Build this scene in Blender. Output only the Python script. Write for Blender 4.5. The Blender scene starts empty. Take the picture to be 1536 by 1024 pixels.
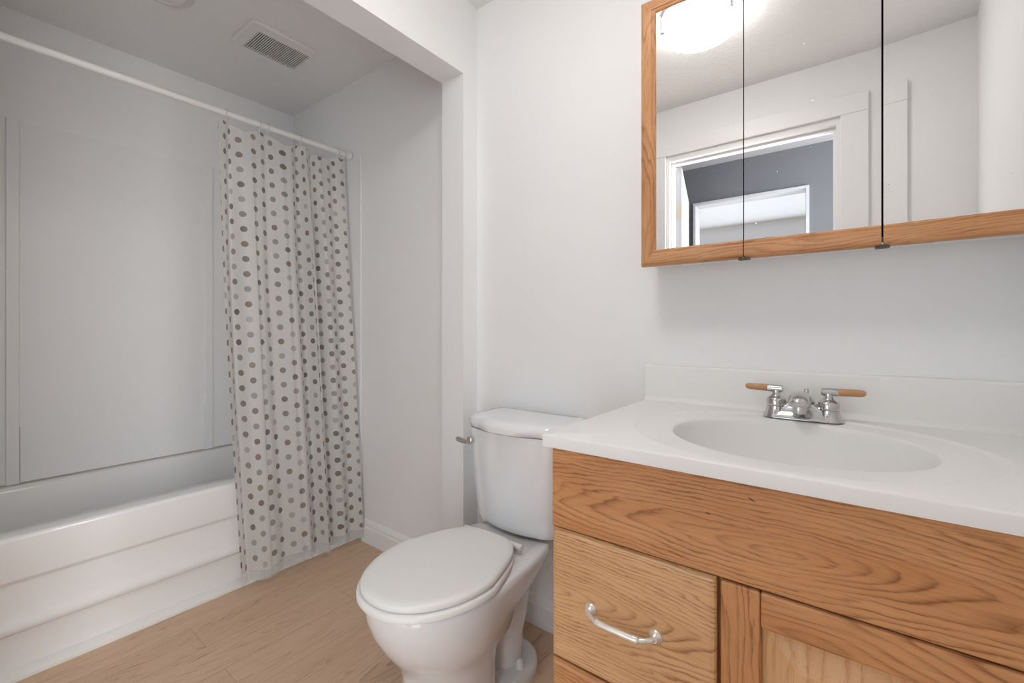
import bpy, bmesh, math, random
from mathutils import Vector, Matrix

S = bpy.context.scene
C = S.collection
R = math.radians
PI = math.pi
random.seed(4)

# ------------------------------------------------------------------ camera
FPX, YAW, CAMZ, HORIZON = 670.0, 37.4, 1.05, 494.0
cam_d = bpy.data.cameras.new('camera')
cam_d.sensor_fit = 'HORIZONTAL'
cam_d.sensor_width = 36.0
cam_d.lens = FPX / 1536.0 * 36.0
cam_d.shift_y = -(512.0 - HORIZON) / 1536.0
cam_d.clip_start = 0.02
cam = bpy.data.objects.new('camera', cam_d)
cam.location = (0, 0, CAMZ)
cam.rotation_euler = (R(90), 0, R(YAW))
C.objects.link(cam)
S.camera = cam

# ------------------------------------------------------------------ world, light, exposure
S.view_settings.view_transform = 'Standard'
S.view_settings.look = 'None'
S.view_settings.gamma = 1.0
S.view_settings.use_curve_mapping = False
S.view_settings.exposure = 0.0
W = bpy.data.worlds.new('world')
S.world = W
W.use_nodes = True
W.node_tree.nodes['Background'].inputs[0].default_value = (0.62, 0.74, 0.95, 1)
W.node_tree.nodes['Background'].inputs[1].default_value = 1.0

LAMP_EMIT = 24.3          # radiance of the dome lamp's glass
ROOM_FILL_POWER = 38.0         # unseen fill light added in the room across the hall
WALL_FILL_POWER = 33.0          # unseen fill light added on the hall's long wall
HALL_POWER = 110.0         # unseen fill light added at the hall's end


def area(name, loc, rot, sx, sy, power, col):
    d = bpy.data.lights.new(name, 'AREA')
    d.shape = 'RECTANGLE'
    d.size, d.size_y, d.energy, d.color = sx, sy, power, col
    o = bpy.data.objects.new(name, d)
    o.location, o.rotation_euler = loc, rot
    C.objects.link(o)
    return o


# unseen fill light added in the far room; it shines through both open doorways
area('far_room_fill', (-0.60, -3.58, 1.12), (R(90), 0, 0), 2.4, 1.9, ROOM_FILL_POWER, (0.80, 0.90, 1.0))
# unseen fill light added at the right end of the hall
area('hall_end_fill', (1.29, -0.79, 1.25), (0, R(90), 0), 2.1, 0.80, HALL_POWER, (0.96, 0.975, 1.0))
# unseen fill light added on the hall's long wall, right of the doorway across
area('hall_wall_fill', (0.66, -1.262, 1.15), (R(90), 0, 0), 1.15, 1.9, WALL_FILL_POWER, (0.88, 0.94, 1.0))


# ------------------------------------------------------------------ material helpers
class NT:
    def __init__(self, name):
        self.m = bpy.data.materials.new(name)
        self.m.use_nodes = True
        self.t = self.m.node_tree
        self.b = self.t.nodes['Principled BSDF']

    def n(self, typ, **kw):
        nd = self.t.nodes.new(typ)
        for k, v in kw.items():
            setattr(nd, k, v)
        return nd

    def l(self, a, b):
        self.t.links.new(a, b)

    def val(self, sock, v):
        if hasattr(v, 'is_linked') or isinstance(v, bpy.types.NodeSocket):
            self.l(v, sock)
        else:
            sock.default_value = v

    def math(self, op, a, b=0.0, c=None):
        nd = self.n('ShaderNodeMath', operation=op)
        self.val(nd.inputs[0], a)
        self.val(nd.inputs[1], b)
        if c is not None:
            self.val(nd.inputs[2], c)
        return nd.outputs[0]

    def vmath(self, op, a, b=(0, 0, 0)):
        nd = self.n('ShaderNodeVectorMath', operation=op)
        self.val(nd.inputs[0], a)
        self.val(nd.inputs[1], b)
        return nd.outputs[0] if op not in ('LENGTH', 'DISTANCE', 'DOT_PRODUCT') else nd.outputs['Value']

    def mix(self, f, a, b):
        nd = self.n('ShaderNodeMix', data_type='RGBA')
        self.val(nd.inputs[0], f)
        self.val(nd.inputs[6], a)
        self.val(nd.inputs[7], b)
        return nd.outputs[2]

    def noise(self, vec, scale, detail=2.0, rough=0.5):
        nd = self.n('ShaderNodeTexNoise')
        self.val(nd.inputs['Vector'], vec)
        nd.inputs['Scale'].default_value = scale
        nd.inputs['Detail'].default_value = detail
        nd.inputs['Roughness'].default_value = rough
        return nd.outputs[0]

    def ramp(self, f, stops):
        nd = self.n('ShaderNodeValToRGB')
        e = nd.color_ramp.elements
        while len(e) < len(stops):
            e.new(0.5)
        for i, (p, c) in enumerate(stops):
            e[i].position = p
            e[i].color = (c, c, c, 1) if isinstance(c, (int, float)) else (*c, 1)
        self.val(nd.inputs[0], f)
        return nd.outputs[0]

    def bump(self, h, strength, dist=0.01):
        nd = self.n('ShaderNodeBump')
        nd.inputs['Strength'].default_value = strength
        nd.inputs['Distance'].default_value = dist
        self.l(h, nd.inputs['Height'])
        self.l(nd.outputs[0], self.b.inputs['Normal'])

    def pos(self):
        return self.n('ShaderNodeNewGeometry').outputs['Position']

    def obj(self):
        return self.n('ShaderNodeTexCoord').outputs['Object']


def lin(r, g, b):
    f = lambda c: (c / 255 / 12.92) if c <= 10 else ((c / 255 + 0.055) / 1.055) ** 2.4
    return (f(r), f(g), f(b))


def plain(name, col, rough=0.5, metal=0.0, spec=0.5, noise=0.0, nscale=8.0, bump=0.0, bscale=200.0, coat=0.0):
    t = NT(name)
    t.b.inputs['Roughness'].default_value = rough
    t.b.inputs['Metallic'].default_value = metal
    t.b.inputs['Specular IOR Level'].default_value = spec
    if coat:
        t.b.inputs['Coat Weight'].default_value = coat
        t.b.inputs['Coat Roughness'].default_value = 0.05
    if noise:
        f = t.noise(t.pos(), nscale, 3.0)
        lo = tuple(max(0, c * (1 - noise)) for c in col)
        hi = tuple(min(1, c * (1 + noise * 0.6)) for c in col)
        t.l(t.mix(f, (*lo, 1), (*hi, 1)), t.b.inputs['Base Color'])
    else:
        t.b.inputs['Base Color'].default_value = (*col, 1)
    if bump:
        t.bump(t.noise(t.pos(), bscale, 2.0), bump, 0.002)
    return t.m


def oak(name, axis, light, mid, dark, depth=0.10, freq=420.0, off=(0, 0, 0), slope=0.30, centre=0.0, rough=0.36, scratches=()):
    """plain sawn oak: growth rings cut by a plane give cathedral arches along `axis` (0 x, 2 z); pores as fine streaks"""
    t = NT(name)
    p = t.vmath('ADD', t.pos(), off)
    sp = t.n('ShaderNodeSeparateXYZ')
    t.l(p, sp.inputs[0])
    al = sp.outputs[axis]
    ac = sp.outputs[2 if axis == 0 else 0]
    # stretched coordinates, slow along the grain
    st = t.n('ShaderNodeCombineXYZ')
    t.l(t.math('MULTIPLY', al, 1.0), st.inputs[0])
    t.l(t.math('MULTIPLY', ac, 5.0), st.inputs[1])
    t.l(t.math('MULTIPLY', sp.outputs[1], 5.0), st.inputs[2])
    w1 = t.math('SUBTRACT', t.noise(st.outputs[0], 3.2, 1.0), 0.5)
    w2 = t.math('SUBTRACT', t.noise(st.outputs[0], 13.0, 3.0, 0.6), 0.5)
    a2 = t.math('ADD', t.math('SUBTRACT', ac, centre), t.math('MULTIPLY', w2, 0.018))
    d = t.math('ADD', t.math('ADD', depth, t.math('MULTIPLY', al, slope)), t.math('MULTIPLY', w1, 0.16))
    r = t.math('SQRT', t.math('ADD', t.math('MULTIPLY', a2, a2), t.math('MULTIPLY', t.math('MULTIPLY', d, d), 0.12)))
    ring = t.math('FRACT', t.math('MULTIPLY', r, freq * 1.55 / 2 / PI))
    ringc = t.ramp(ring, [(0.0, 0.10), (0.40, 0.05), (0.66, 0.45), (0.84, 1.0), (0.96, 0.2)])
    # pores
    ps = t.n('ShaderNodeCombineXYZ')
    t.l(t.math('MULTIPLY', al, 14.0), ps.inputs[0])
    t.l(t.math('MULTIPLY', ac, 520.0), ps.inputs[1])
    t.l(t.math('MULTIPLY', sp.outputs[1], 520.0), ps.inputs[2])
    pn = t.noise(ps.outputs[0], 1.0, 2.0, 0.6)
    pore = t.ramp(pn, [(0.50, 0.0), (0.68, 1.0)])
    broad = t.noise(st.outputs[0], 4.0, 2.0)
    base = t.mix(t.ramp(broad, [(0.3, 0.0), (0.7, 1.0)]), (*mid, 1), (*light, 1))
    lown = t.ramp(t.noise(st.outputs[0], 6.5, 2.0), [(0.35, 0.25), (0.65, 1.0)])
    c1 = t.mix(t.math('MULTIPLY', t.math('MULTIPLY', ringc, lown), 0.84), base, (*dark, 1))
    c2 = t.mix(t.math('MULTIPLY', pore, t.math('ADD', 0.14, t.math('MULTIPLY', ringc, 0.40))), c1, (*[x * 0.72 for x in dark], 1))
    for cx, cz, hl, hw, ang in scratches:
        q = t.vmath('SUBTRACT', t.pos(), (cx, 0.763, cz))
        qs = t.n('ShaderNodeSeparateXYZ')
        t.l(q, qs.inputs[0])
        ca, sa = math.cos(ang), math.sin(ang)
        a_ = t.math('ABSOLUTE', t.math('ADD', t.math('MULTIPLY', qs.outputs[0], ca), t.math('MULTIPLY', qs.outputs[2], sa)))
        b_ = t.math('ABSOLUTE', t.math('SUBTRACT', t.math('MULTIPLY', qs.outputs[2], ca), t.math('MULTIPLY', qs.outputs[0], sa)))
        k_ = t.math('LESS_THAN', t.math('ADD', t.math('DIVIDE', a_, hl), t.math('DIVIDE', b_, hw)), 1.0)
        c2 = t.mix(t.math('MULTIPLY', k_, 0.85), c2, (0.03, 0.02, 0.015, 1))
    t.l(c2, t.b.inputs['Base Color'])
    t.b.inputs['Roughness'].default_value = rough
    t.b.inputs['Specular IOR Level'].default_value = 0.35
    t.bump(pore, 0.08, 0.0006)
    return t.m


M = {}
M['paint'] = plain('white_wall_paint', (0.915, 0.913, 0.912), 0.55, noise=0.03, nscale=2.5, bump=0.05, bscale=260, spec=0.3)
M['trim'] = plain('white_trim_paint', (0.915, 0.913, 0.912), 0.38, noise=0.02, nscale=4, spec=0.4)
M['alcove'] = plain('surround_panel_white', (0.895, 0.892, 0.889), 0.32, noise=0.03, nscale=3, spec=0.35)
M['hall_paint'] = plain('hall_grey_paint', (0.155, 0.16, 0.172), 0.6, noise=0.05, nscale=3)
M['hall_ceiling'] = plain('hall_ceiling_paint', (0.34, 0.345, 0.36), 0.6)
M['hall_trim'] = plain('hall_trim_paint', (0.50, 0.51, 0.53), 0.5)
M['tub'] = plain('tub_enamel', (0.895, 0.892, 0.889), 0.18, noise=0.02, nscale=3, coat=0.3)
M['porcelain'] = plain('toilet_porcelain', (0.86, 0.865, 0.875), 0.12, coat=0.3)
M['seat'] = plain('seat_plastic', (0.87, 0.86, 0.84), 0.35)
M['counter'] = plain('cultured_marble', (0.86, 0.85, 0.832), 0.42, noise=0.02, nscale=12, spec=0.4)
M['chrome'] = plain('chrome', (0.60, 0.59, 0.58), 0.14, metal=1.0)
M['brushed'] = plain('brushed_nickel', (0.62, 0.60, 0.57), 0.28, metal=1.0, noise=0.06, nscale=60)
M['handle_w'] = plain('pearl_metal', (0.80, 0.77, 0.71), 0.25, metal=0.55, noise=0.06, nscale=80)
M['wood_grip'] = plain('faucet_wood_grip', lin(196, 146, 104), 0.4, noise=0.15, nscale=60)
M['dark'] = plain('gap_shade', (0.012, 0.010, 0.009), 0.8)
M['clip'] = plain('dark_bronze_metal', (0.10, 0.085, 0.07), 0.45, metal=0.7)
M['rod'] = plain('white_rod_enamel', (0.86, 0.85, 0.84), 0.3)
M['vent'] = plain('white_vent_plastic', (0.86, 0.85, 0.84), 0.45)
M['black'] = plain('vent_shade', (0.03, 0.028, 0.025), 0.9)
M['spotring'] = plain('light_trim_white', (0.72, 0.71, 0.70), 0.4)
M['brass'] = plain('painted_hinge', (0.52, 0.48, 0.41), 0.4, metal=0.2)
M['caulk'] = plain('caulk', (0.84, 0.83, 0.80), 0.5)
M['stain'] = plain('aged_caulk', (0.55, 0.50, 0.44), 0.7, noise=0.35, nscale=18)
def mirror_mat():
    t = NT('mirror_silver')
    t.b.inputs['Base Color'].default_value = (0.90, 0.90, 0.895, 1)
    t.b.inputs['Metallic'].default_value = 1.0
    speck = t.ramp(t.noise(t.pos(), 95, 1.0), [(0.80, 0.0), (0.83, 1.0)])
    t.l(t.math('MULTIPLY', speck, 0.5), t.b.inputs['Roughness'])
    t.l(t.math('SUBTRACT', 1.0, t.math('MULTIPLY', speck, 0.55)), t.b.inputs['Metallic'])
    return t.m


M['mirror'] = mirror_mat()

OL, OM, OD = lin(216, 160, 110), lin(200, 140, 90), lin(140, 84, 46)
LL, LM, LD = lin(228, 184, 136), lin(214, 166, 118), lin(152, 100, 60)
M['oak_rail'] = oak('oak_false_front', 0, OL, OM, OD, 0.06, 560, (0, 0, -0.72), 0.42, 0.0, scratches=((-0.1235, 0.7905, 0.0075, 0.0013, R(-25)), (-0.186, 0.754, 0.005, 0.0013, R(-15))))
M['oak_drawer'] = oak('oak_drawer_front', 0, LL, LM, LD, 0.11, 620, (0.30, 0, -0.53), 0.35, 0.0)
M['oak_drawer_low'] = oak('oak_lower_drawer', 0, OL, OM, OD, 0.10, 560, (0.5, 0, -0.25), 0.35, 0.0)
M['oak_v'] = oak('oak_upright', 2, OL, OM, OD, 0.35, 620, (0.30, 0.2, 0.1), 0.12, 0.05)
M['oak_h'] = oak('oak_cross', 0, OL, OM, OD, 0.35, 620, (0.4, 0.1, -0.55), 0.12, 0.06)
M['oak_panel'] = oak('oak_raised_panel', 2, LL, LM, OM, 0.2, 420, (0.0, 0.3, 0.0), 0.2, 0.02)
ML_, MM_, MD_ = lin(216, 164, 118), lin(200, 142, 96), lin(150, 96, 58)
M['frame_h'] = oak('oak_mirror_rail', 0, ML_, MM_, MD_, 0.5, 700, (0.2, 0.6, -1.3), 0.10, 0.07)
M['frame_v'] = oak('oak_mirror_stile', 2, ML_, MM_, MD_, 0.5, 700, (0.55, 0.6, 0.2), 0.10, 0.02)


def ceiling_mat():
    t = NT('stippled_ceiling_paint')
    t.b.inputs['Base Color'].default_value = (0.895, 0.892, 0.889, 1)
    t.b.inputs['Roughness'].default_value = 0.5
    n1 = t.noise(t.pos(), 55, 3.0, 0.6)
    t.bump(t.ramp(n1, [(0.45, 0.0), (0.62, 1.0)]), 0.30, 0.004)
    return t.m


def floor_mat():
    t = NT('vinyl_oak_planks')
    sp = t.n('ShaderNodeSeparateXYZ')
    t.l(t.pos(), sp.inputs[0])
    cb = t.n('ShaderNodeCombineXYZ')
    t.l(t.math('ADD', sp.outputs[1], 0.21), cb.inputs[0])
    t.l(t.math('ADD', sp.outputs[0], 1.70 + 0.152 * 3), cb.inputs[1])
    br = t.n('ShaderNodeTexBrick')
    br.offset = 0.37
    t.l(cb.outputs[0], br.inputs['Vector'])
    br.inputs['Scale'].default_value = 1.0
    br.inputs['Brick Width'].default_value = 1.22
    br.inputs['Row Height'].default_value = 0.152
    br.inputs['Mortar Size'].default_value = 0.0008
    br.inputs['Mortar Smooth'].default_value = 0.3
    br.inputs['Color1'].default_value = (*lin(216, 184, 155), 1)
    br.inputs['Color2'].default_value = (*lin(209, 176, 147), 1)
    br.inputs['Mortar'].default_value = (*lin(168, 136, 108), 1)
    # growth rings per plank, so grain breaks at the seams
    sep = t.n('ShaderNodeSeparateColor')
    t.l(br.outputs['Color'], sep.inputs[0])
    xs = t.math('DIVIDE', t.math('ADD', sp.outputs[0], 1.70 + 0.152 * 3), 0.152)
    row = t.math('FLOOR', xs)
    shift = t.math('MULTIPLY', t.math('ADD', row, t.math('MULTIPLY', sep.outputs[0], 11.0)), 3.71)
    al = t.math('ADD', sp.outputs[1], shift)
    g = t.n('ShaderNodeCombineXYZ')
    t.l(al, g.inputs[0])
    t.l(t.math('MULTIPLY', sp.outputs[0], 6.0), g.inputs[1])
    w1 = t.math('SUBTRACT', t.noise(g.outputs[0], 2.2, 1.0), 0.5)
    w2 = t.math('SUBTRACT', t.noise(g.outputs[0], 12.0, 3.0, 0.6), 0.5)
    cen = t.math('ADD', 0.5, t.math('MULTIPLY', t.math('SUBTRACT', t.noise(g.outputs[0], 0.7, 0.0), 0.5), 1.6))
    ac = t.math('ADD', t.math('MULTIPLY', t.math('SUBTRACT', t.math('FRACT', xs), cen), 0.152), t.math('MULTIPLY', w2, 0.020))
    d = t.math('ADD', t.math('MULTIPLY', t.math('PINGPONG', al, 0.8), 0.30), t.math('MULTIPLY', w1, 0.30))
    r = t.math('SQRT', t.math('ADD', t.math('MULTIPLY', ac, ac), t.math('MULTIPLY', t.math('MULTIPLY', d, d), 0.10)))
    ring = t.ramp(t.math('FRACT', t.math('MULTIPLY', r, 92.0)), [(0.0, 0.05), (0.45, 0.0), (0.75, 0.5), (0.88, 1.0), (0.98, 0.1)])
    low = t.ramp(t.noise(g.outputs[0], 5.0, 3.0, 0.6), [(0.44, 0.0), (0.66, 1.0)])
    g2 = t.n('ShaderNodeCombineXYZ')
    t.l(t.math('MULTIPLY', al, 9.0), g2.inputs[0])
    t.l(t.math('MULTIPLY', sp.outputs[0], 260.0), g2.inputs[1])
    n2 = t.ramp(t.noise(g2.outputs[0], 1.0, 2.0, 0.5), [(0.48, 0.0), (0.72, 1.0)])
    c = t.mix(t.math('MULTIPLY', t.math('MULTIPLY', ring, low), 0.66), br.outputs['Color'], (*lin(140, 104, 76), 1))
    c = t.mix(t.math('MULTIPLY', n2, t.math('ADD', 0.03, t.math('MULTIPLY', low, 0.10))), c, (*lin(158, 124, 96), 1))
    c = t.mix(t.math('MULTIPLY', t.ramp(w1, [(0.0, 0.0), (0.25, 1.0)]), 0.25), c, (*lin(226, 196, 168), 1))
    t.l(c, t.b.inputs['Base Color'])
    t.b.inputs['Roughness'].default_value = 0.42
    t.b.inputs['Specular IOR Level'].default_value = 0.35
    return t.m


def lamp_mat():
    t = NT('frosted_lamp_glass')
    n1 = t.noise(t.pos(), 14, 3.0)
    t.b.inputs['Base Color'].default_value = (0.9, 0.89, 0.86, 1)
    t.l(t.mix(t.ramp(n1, [(0.35, 0.0), (0.7, 1.0)]), (1.0, 0.965, 0.92, 1), (1.0, 0.98, 0.95, 1)), t.b.inputs['Emission Color'])
    t.b.inputs['Emission Strength'].default_value = LAMP_EMIT
    return t.m


def curtain_mat(name='dotted_curtain_vinyl', clear=False):
    t = NT(name)
    out = t.t.nodes['Material Output']
    uv = t.n('ShaderNodeUVMap').outputs[0]
    t.b.inputs['Roughness'].default_value = 0.42
    t.b.inputs['Specular IOR Level'].default_value = 0.35
    tl = t.n('ShaderNodeBsdfTranslucent')
    tr = t.n('ShaderNodeBsdfTransparent')
    m1 = t.n('ShaderNodeMixShader')
    m2 = t.n('ShaderNodeMixShader')
    base = (0.84, 0.825, 0.80, 1)
    if clear:
        t.b.inputs['Base Color'].default_value = base
        tl.inputs[0].default_value = base
        m1.inputs[0].default_value = 0.35
        m2.inputs[0].default_value = 0.62
    else:
        P, Q, RAD = 0.098, 0.0625, 0.0124
        ds, ids = [], []
        for k in (0, 1):
            v = t.vmath('ADD', uv, (P * 0.5 * k, Q * 0.5 * k, 0))
            q = t.vmath('ADD', t.vmath('DIVIDE', v, (P, Q, 1)), (0.5, 0.5, 0))
            fr = t.vmath('SUBTRACT', t.vmath('FRACTION', q), (0.5, 0.5, 0))
            fl = t.vmath('ADD', t.vmath('FLOOR', q), (0, 0, 31.0 * k))
            ln = t.vmath('LENGTH', t.vmath('MULTIPLY', fr, (P, Q, 0)))
            ds.append(ln)
            ids.append(fl)
        first = t.math('LESS_THAN', ds[0], ds[1])
        d = t.math('MINIMUM', ds[0], ds[1])
        mv = t.n('ShaderNodeMix', data_type='VECTOR')
        t.l(first, mv.inputs[0])
        t.l(ids[1], mv.inputs[4])
        t.l(ids[0], mv.inputs[5])
        wn = t.n('ShaderNodeTexWhiteNoise')
        t.l(mv.outputs[1], wn.inputs['Vector'])
        dotc = t.ramp(wn.outputs['Value'], [(0.0, lin(118, 110, 100)), (0.35, lin(134, 124, 114)), (0.6, lin(150, 132, 114)), (0.8, lin(126, 120, 116)), (1.0, lin(158, 146, 132))])
        wn2 = t.n('ShaderNodeTexWhiteNoise')
        t.l(t.vmath('ADD', mv.outputs[1], (17.3, 5.1, 2.7)), wn2.inputs['Vector'])
        mask = t.math('MULTIPLY', t.math('LESS_THAN', d, RAD), t.math('SUBTRACT', 1.0, t.math('MULTIPLY', t.math('POWER', wn2.outputs['Value'], 2.5), 0.55)))
        col = t.mix(mask, base, dotc)
        t.l(col, t.b.inputs['Base Color'])
        t.l(col, tl.inputs[0])
        t.l(t.math('SUBTRACT', 0.42, t.math('MULTIPLY', mask, 0.22)), m1.inputs[0])
        t.l(t.math('SUBTRACT', 0.10, t.math('MULTIPLY', mask, 0.08)), m2.inputs[0])
    t.l(t.b.outputs[0], m1.inputs[1])
    t.l(tl.outputs[0], m1.inputs[2])
    t.l(m1.outputs[0], m2.inputs[1])
    t.l(tr.outputs[0], m2.inputs[2])
    t.l(m2.outputs[0], out.inputs['Surface'])
    return t.m


def ring_mat():
    t = NT('clear_ring_plastic')
    t.b.inputs['Base Color'].default_value = (0.85, 0.85, 0.84, 1)
    t.b.inputs['Roughness'].default_value = 0.15
    t.b.inputs['Transmission Weight'].default_value = 0.15
    return t.m


M['ceiling'] = ceiling_mat()
M['floor'] = floor_mat()
M['lamp'] = lamp_mat()
M['curtain'] = curtain_mat()
M['hem'] = curtain_mat('clear_hem_vinyl', True)
M['ring'] = ring_mat()


# ------------------------------------------------------------------ geometry helpers
def link(name, bm, mat, parent=None, smooth=False, sharp=40):
    """link a bmesh built in world coordinates; under a parent it becomes local to it"""
    bmesh.ops.recalc_face_normals(bm, faces=bm.faces)
    me = bpy.data.meshes.new(name)
    if parent is not None:
        bmesh.ops.translate(bm, verts=bm.verts, vec=-world_loc(parent))
    bm.to_mesh(me)
    bm.free()
    o = bpy.data.objects.new(name, me)
    C.objects.link(o)
    o.parent = parent
    me.materials.append(mat)
    if smooth:
        me.polygons.foreach_set('use_smooth', [True] * len(me.polygons))
        me.set_sharp_from_angle(angle=R(sharp))
    return o


def world_loc(o):
    v = Vector((0, 0, 0))
    while o is not None:
        v = v + o.location
        o = o.parent
    return v


def tag(o, label, cat, group=None):
    o['label'], o['category'] = label, cat
    if group:
        o['group'] = group
    return o


def thing(name, loc, label, cat, group=None):
    o = bpy.data.objects.new(name, None)
    o.empty_display_size = 0.05
    o.location = loc
    C.objects.link(o)
    return tag(o, label, cat, group)


def struct(name, bm, mat, smooth=False):
    o = link(name, bm, mat, None, smooth)
    o['kind'] = 'structure'
    return o


def box(bm, x0, x1, y0, y1, z0, z1, bev=0.0, seg=2):
    n0 = set(bm.verts)
    r = bmesh.ops.create_cube(bm, size=1.0)
    for v in r['verts']:
        v.co = Vector(((x0 + x1) / 2 + v.co.x * (x1 - x0), (y0 + y1) / 2 + v.co.y * (y1 - y0), (z0 + z1) / 2 + v.co.z * (z1 - z0)))
    if bev:
        es = list({e for v in r['verts'] for e in v.link_edges})
        bmesh.ops.bevel(bm, geom=es, offset=bev, segments=seg, affect='EDGES', profile=0.5)
    return [v for v in bm.verts if v not in n0]


def B(*a, **k):
    bm = bmesh.new()
    box(bm, *a, **k)
    return bm


def loft(bm, rings, cap0=True, cap1=True, closed=True):
    vs = [[bm.verts.new(p) for p in ring] for ring in rings]
    n = len(vs[0])
    for a, b in zip(vs, vs[1:]):
        for i in range(n if closed else n - 1):
            j = (i + 1) % n
            bm.faces.new((a[i], a[j], b[j], b[i]))
    if cap0:
        bm.faces.new(list(reversed(vs[0])))
    if cap1:
        bm.faces.new(vs[-1])
    return vs


def lathe(bm, prof, seg=32, mat=None, cap0=True, cap1=True):
    """profile of (radius, z) turned about z, then placed by `mat`"""
    mat = mat or Matrix()
    rings = []
    for r, z in prof:
        r = max(r, 1e-5)
        rings.append([mat @ Vector((r * math.cos(2 * PI * i / seg), r * math.sin(2 * PI * i / seg), z)) for i in range(seg)])
    loft(bm, rings, cap0, cap1)


def tube(bm, pts, rad, seg=14, cap=True, flat=None):
    """sweep a circle along points; rad is a number or a list; flat squashes it vertically"""
    pts = [Vector(p) for p in pts]
    rs = rad if isinstance(rad, (list, tuple)) else [rad] * len(pts)
    fl = flat if isinstance(flat, (list, tuple)) else [flat or 1.0] * len(pts)
    rings = []
    up = Vector((0, 0, 1))
    prev = None
    for i, p in enumerate(pts):
        d = (pts[min(i + 1, len(pts) - 1)] - pts[max(i - 1, 0)]).normalized()
        if prev is None:
            u = d.cross(up)
            if u.length < 1e-3:
                u = d.cross(Vector((0, 1, 0)))
            u.normalize()
        else:
            u = (prev - d * prev.dot(d)).normalized()
        prev = u
        v = d.cross(u).normalized()
        rings.append([p + u * rs[i] * math.cos(2 * PI * k / seg) + v * rs[i] * fl[i] * math.sin(2 * PI * k / seg) for k in range(seg)])
    loft(bm, rings, cap, cap)


def spline(pts, n=8):
    """Catmull-Rom through points"""
    P = [Vector(p) for p in pts]
    out = []
    for i in range(len(P) - 1):
        p0, p1, p2, p3 = P[max(i - 1, 0)], P[i], P[i + 1], P[min(i + 2, len(P) - 1)]
        for k in range(n):
            s = k / n
            out.append(0.5 * ((2 * p1) + (p2 - p0) * s + (2 * p0 - 5 * p1 + 4 * p2 - p3) * s * s + (3 * p1 - p0 - 3 * p2 + p3) * s ** 3))
    out.append(P[-1])
    return out


def prism(bm, poly, axis, a, b):
    """extrude a 2D polygon along an axis: axis 'x' poly (y,z); 'y' poly (x,z); 'z' poly (x,y)"""
    def P(u, v, w):
        return {'x': (w, u, v), 'y': (u, w, v), 'z': (u, v, w)}[axis]
    loft(bm, [[P(u, v, a) for u, v in poly], [P(u, v, b) for u, v in poly]])


# ------------------------------------------------------------------ the setting
XR, XRF, XL = 0.302, 0.264, -2.656   # right wall at the vanity and at the door (out of square), far wall of the tub alcove
YB, YF = 1.325, -0.191           # vanity wall, door wall
ZC = 2.32                        # ceiling
XP0, XP1 = -1.303, -1.186        # header and post thickness
YP, ZH = 1.245, 2.03             # post front, header soffit
T = 0.11

struct('floor', B(XL - T, XR + T, YF - T, YB + T, -0.05, 0.0), M['floor'])
struct('ceiling', B(XL - T, XR + T, YF, YB + T, ZC, ZC + 0.06), M['ceiling'])
struct('wall_back', B(XL - T, XR + T, YB, YB + T, 0.0, ZC), M['paint'])
struct('wall_left', B(XL - T, XL, YF - T, YB, 0.0, ZC), M['paint'])
bm = bmesh.new()
prism(bm, [(XRF, YF), (XR, YB), (XR + T, YB), (XR + T, YF)], 'z', 0.0, ZC)
struct('wall_right', bm, M['paint'])
DX0, DX1, DZ = -0.862, -0.048, 2.035
bm = bmesh.new()
prism(bm, [(XL, 0), (DX0 - 0.001, 0), (DX0 - 0.001, DZ + 0.001), (DX1 + 0.001, DZ + 0.001), (DX1 + 0.001, 0), (XR + T, 0), (XR + T, ZC), (XL, ZC)], 'y', YF - T, YF)
struct('wall_front', bm, M['paint'])
# header over the tub opening and the post it lands on
struct('wall_header', B(XP0, XP1, YF, YB, ZH, ZC), M['paint'])
struct('wall_post', B(XP0, XP1, YP, YB, 0.0, ZH), M['paint'])

BASEP = [(0.0, 0.0), (0.016, 0.0), (0.016, 0.074), (0.013, 0.080), (0.013, 0.092), (0.010, 0.100), (0.004, 0.108), (0.0, 0.110)]


def baseboard(name, x0, x1, y, sgn=-1):
    bm = bmesh.new()
    prism(bm, [(y + sgn * a, z) for a, z in BASEP], 'x', x0, x1)
    return struct(name, bm, M['trim'])


baseboard('baseboard_alcove', -1.945, XP0, YB)
baseboard('baseboard_back', XP1, -0.482, YB)
bm = bmesh.new()
prism(bm, [(XP1 + a, z) for a, z in BASEP], 'y', YP, YB - 0.016)
struct('baseboard_post', bm, M['trim'])

# door casing on the door wall, jambs inside the opening
CW = 0.102
bm = bmesh.new()
box(bm, DX1, DX1 + CW, YF, YF + 0.018, 0.0, DZ + 0.012, 0.002)
struct('trim_1', bm, M['trim'])
bm = bmesh.new()
box(bm, DX0 - CW, DX0, YF, YF + 0.018, 0.0, DZ + 0.012, 0.002)
struct('trim_2', bm, M['trim'])
struct('trim_3', B(DX0 - CW, DX1 + CW, YF, YF + 0.020, DZ + 0.012, DZ + 0.098, 0.002), M['trim'])
bm = bmesh.new()
def arch(i, o, y0, y1):
    prism(bm, [(DX0 + i, 0), (DX0 + o, 0), (DX0 + o, DZ - o), (DX1 - o, DZ - o), (DX1 - o, 0), (DX1 - i, 0), (DX1 - i, DZ - i), (DX0 + i, DZ - i)], 'y', y0, y1)


arch(0.0, 0.018, YF - T, YF + 0.0005)
arch(0.0185, 0.030, YF - 0.072, YF - 0.036)
struct('trim_4', bm, M['trim'])

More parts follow.
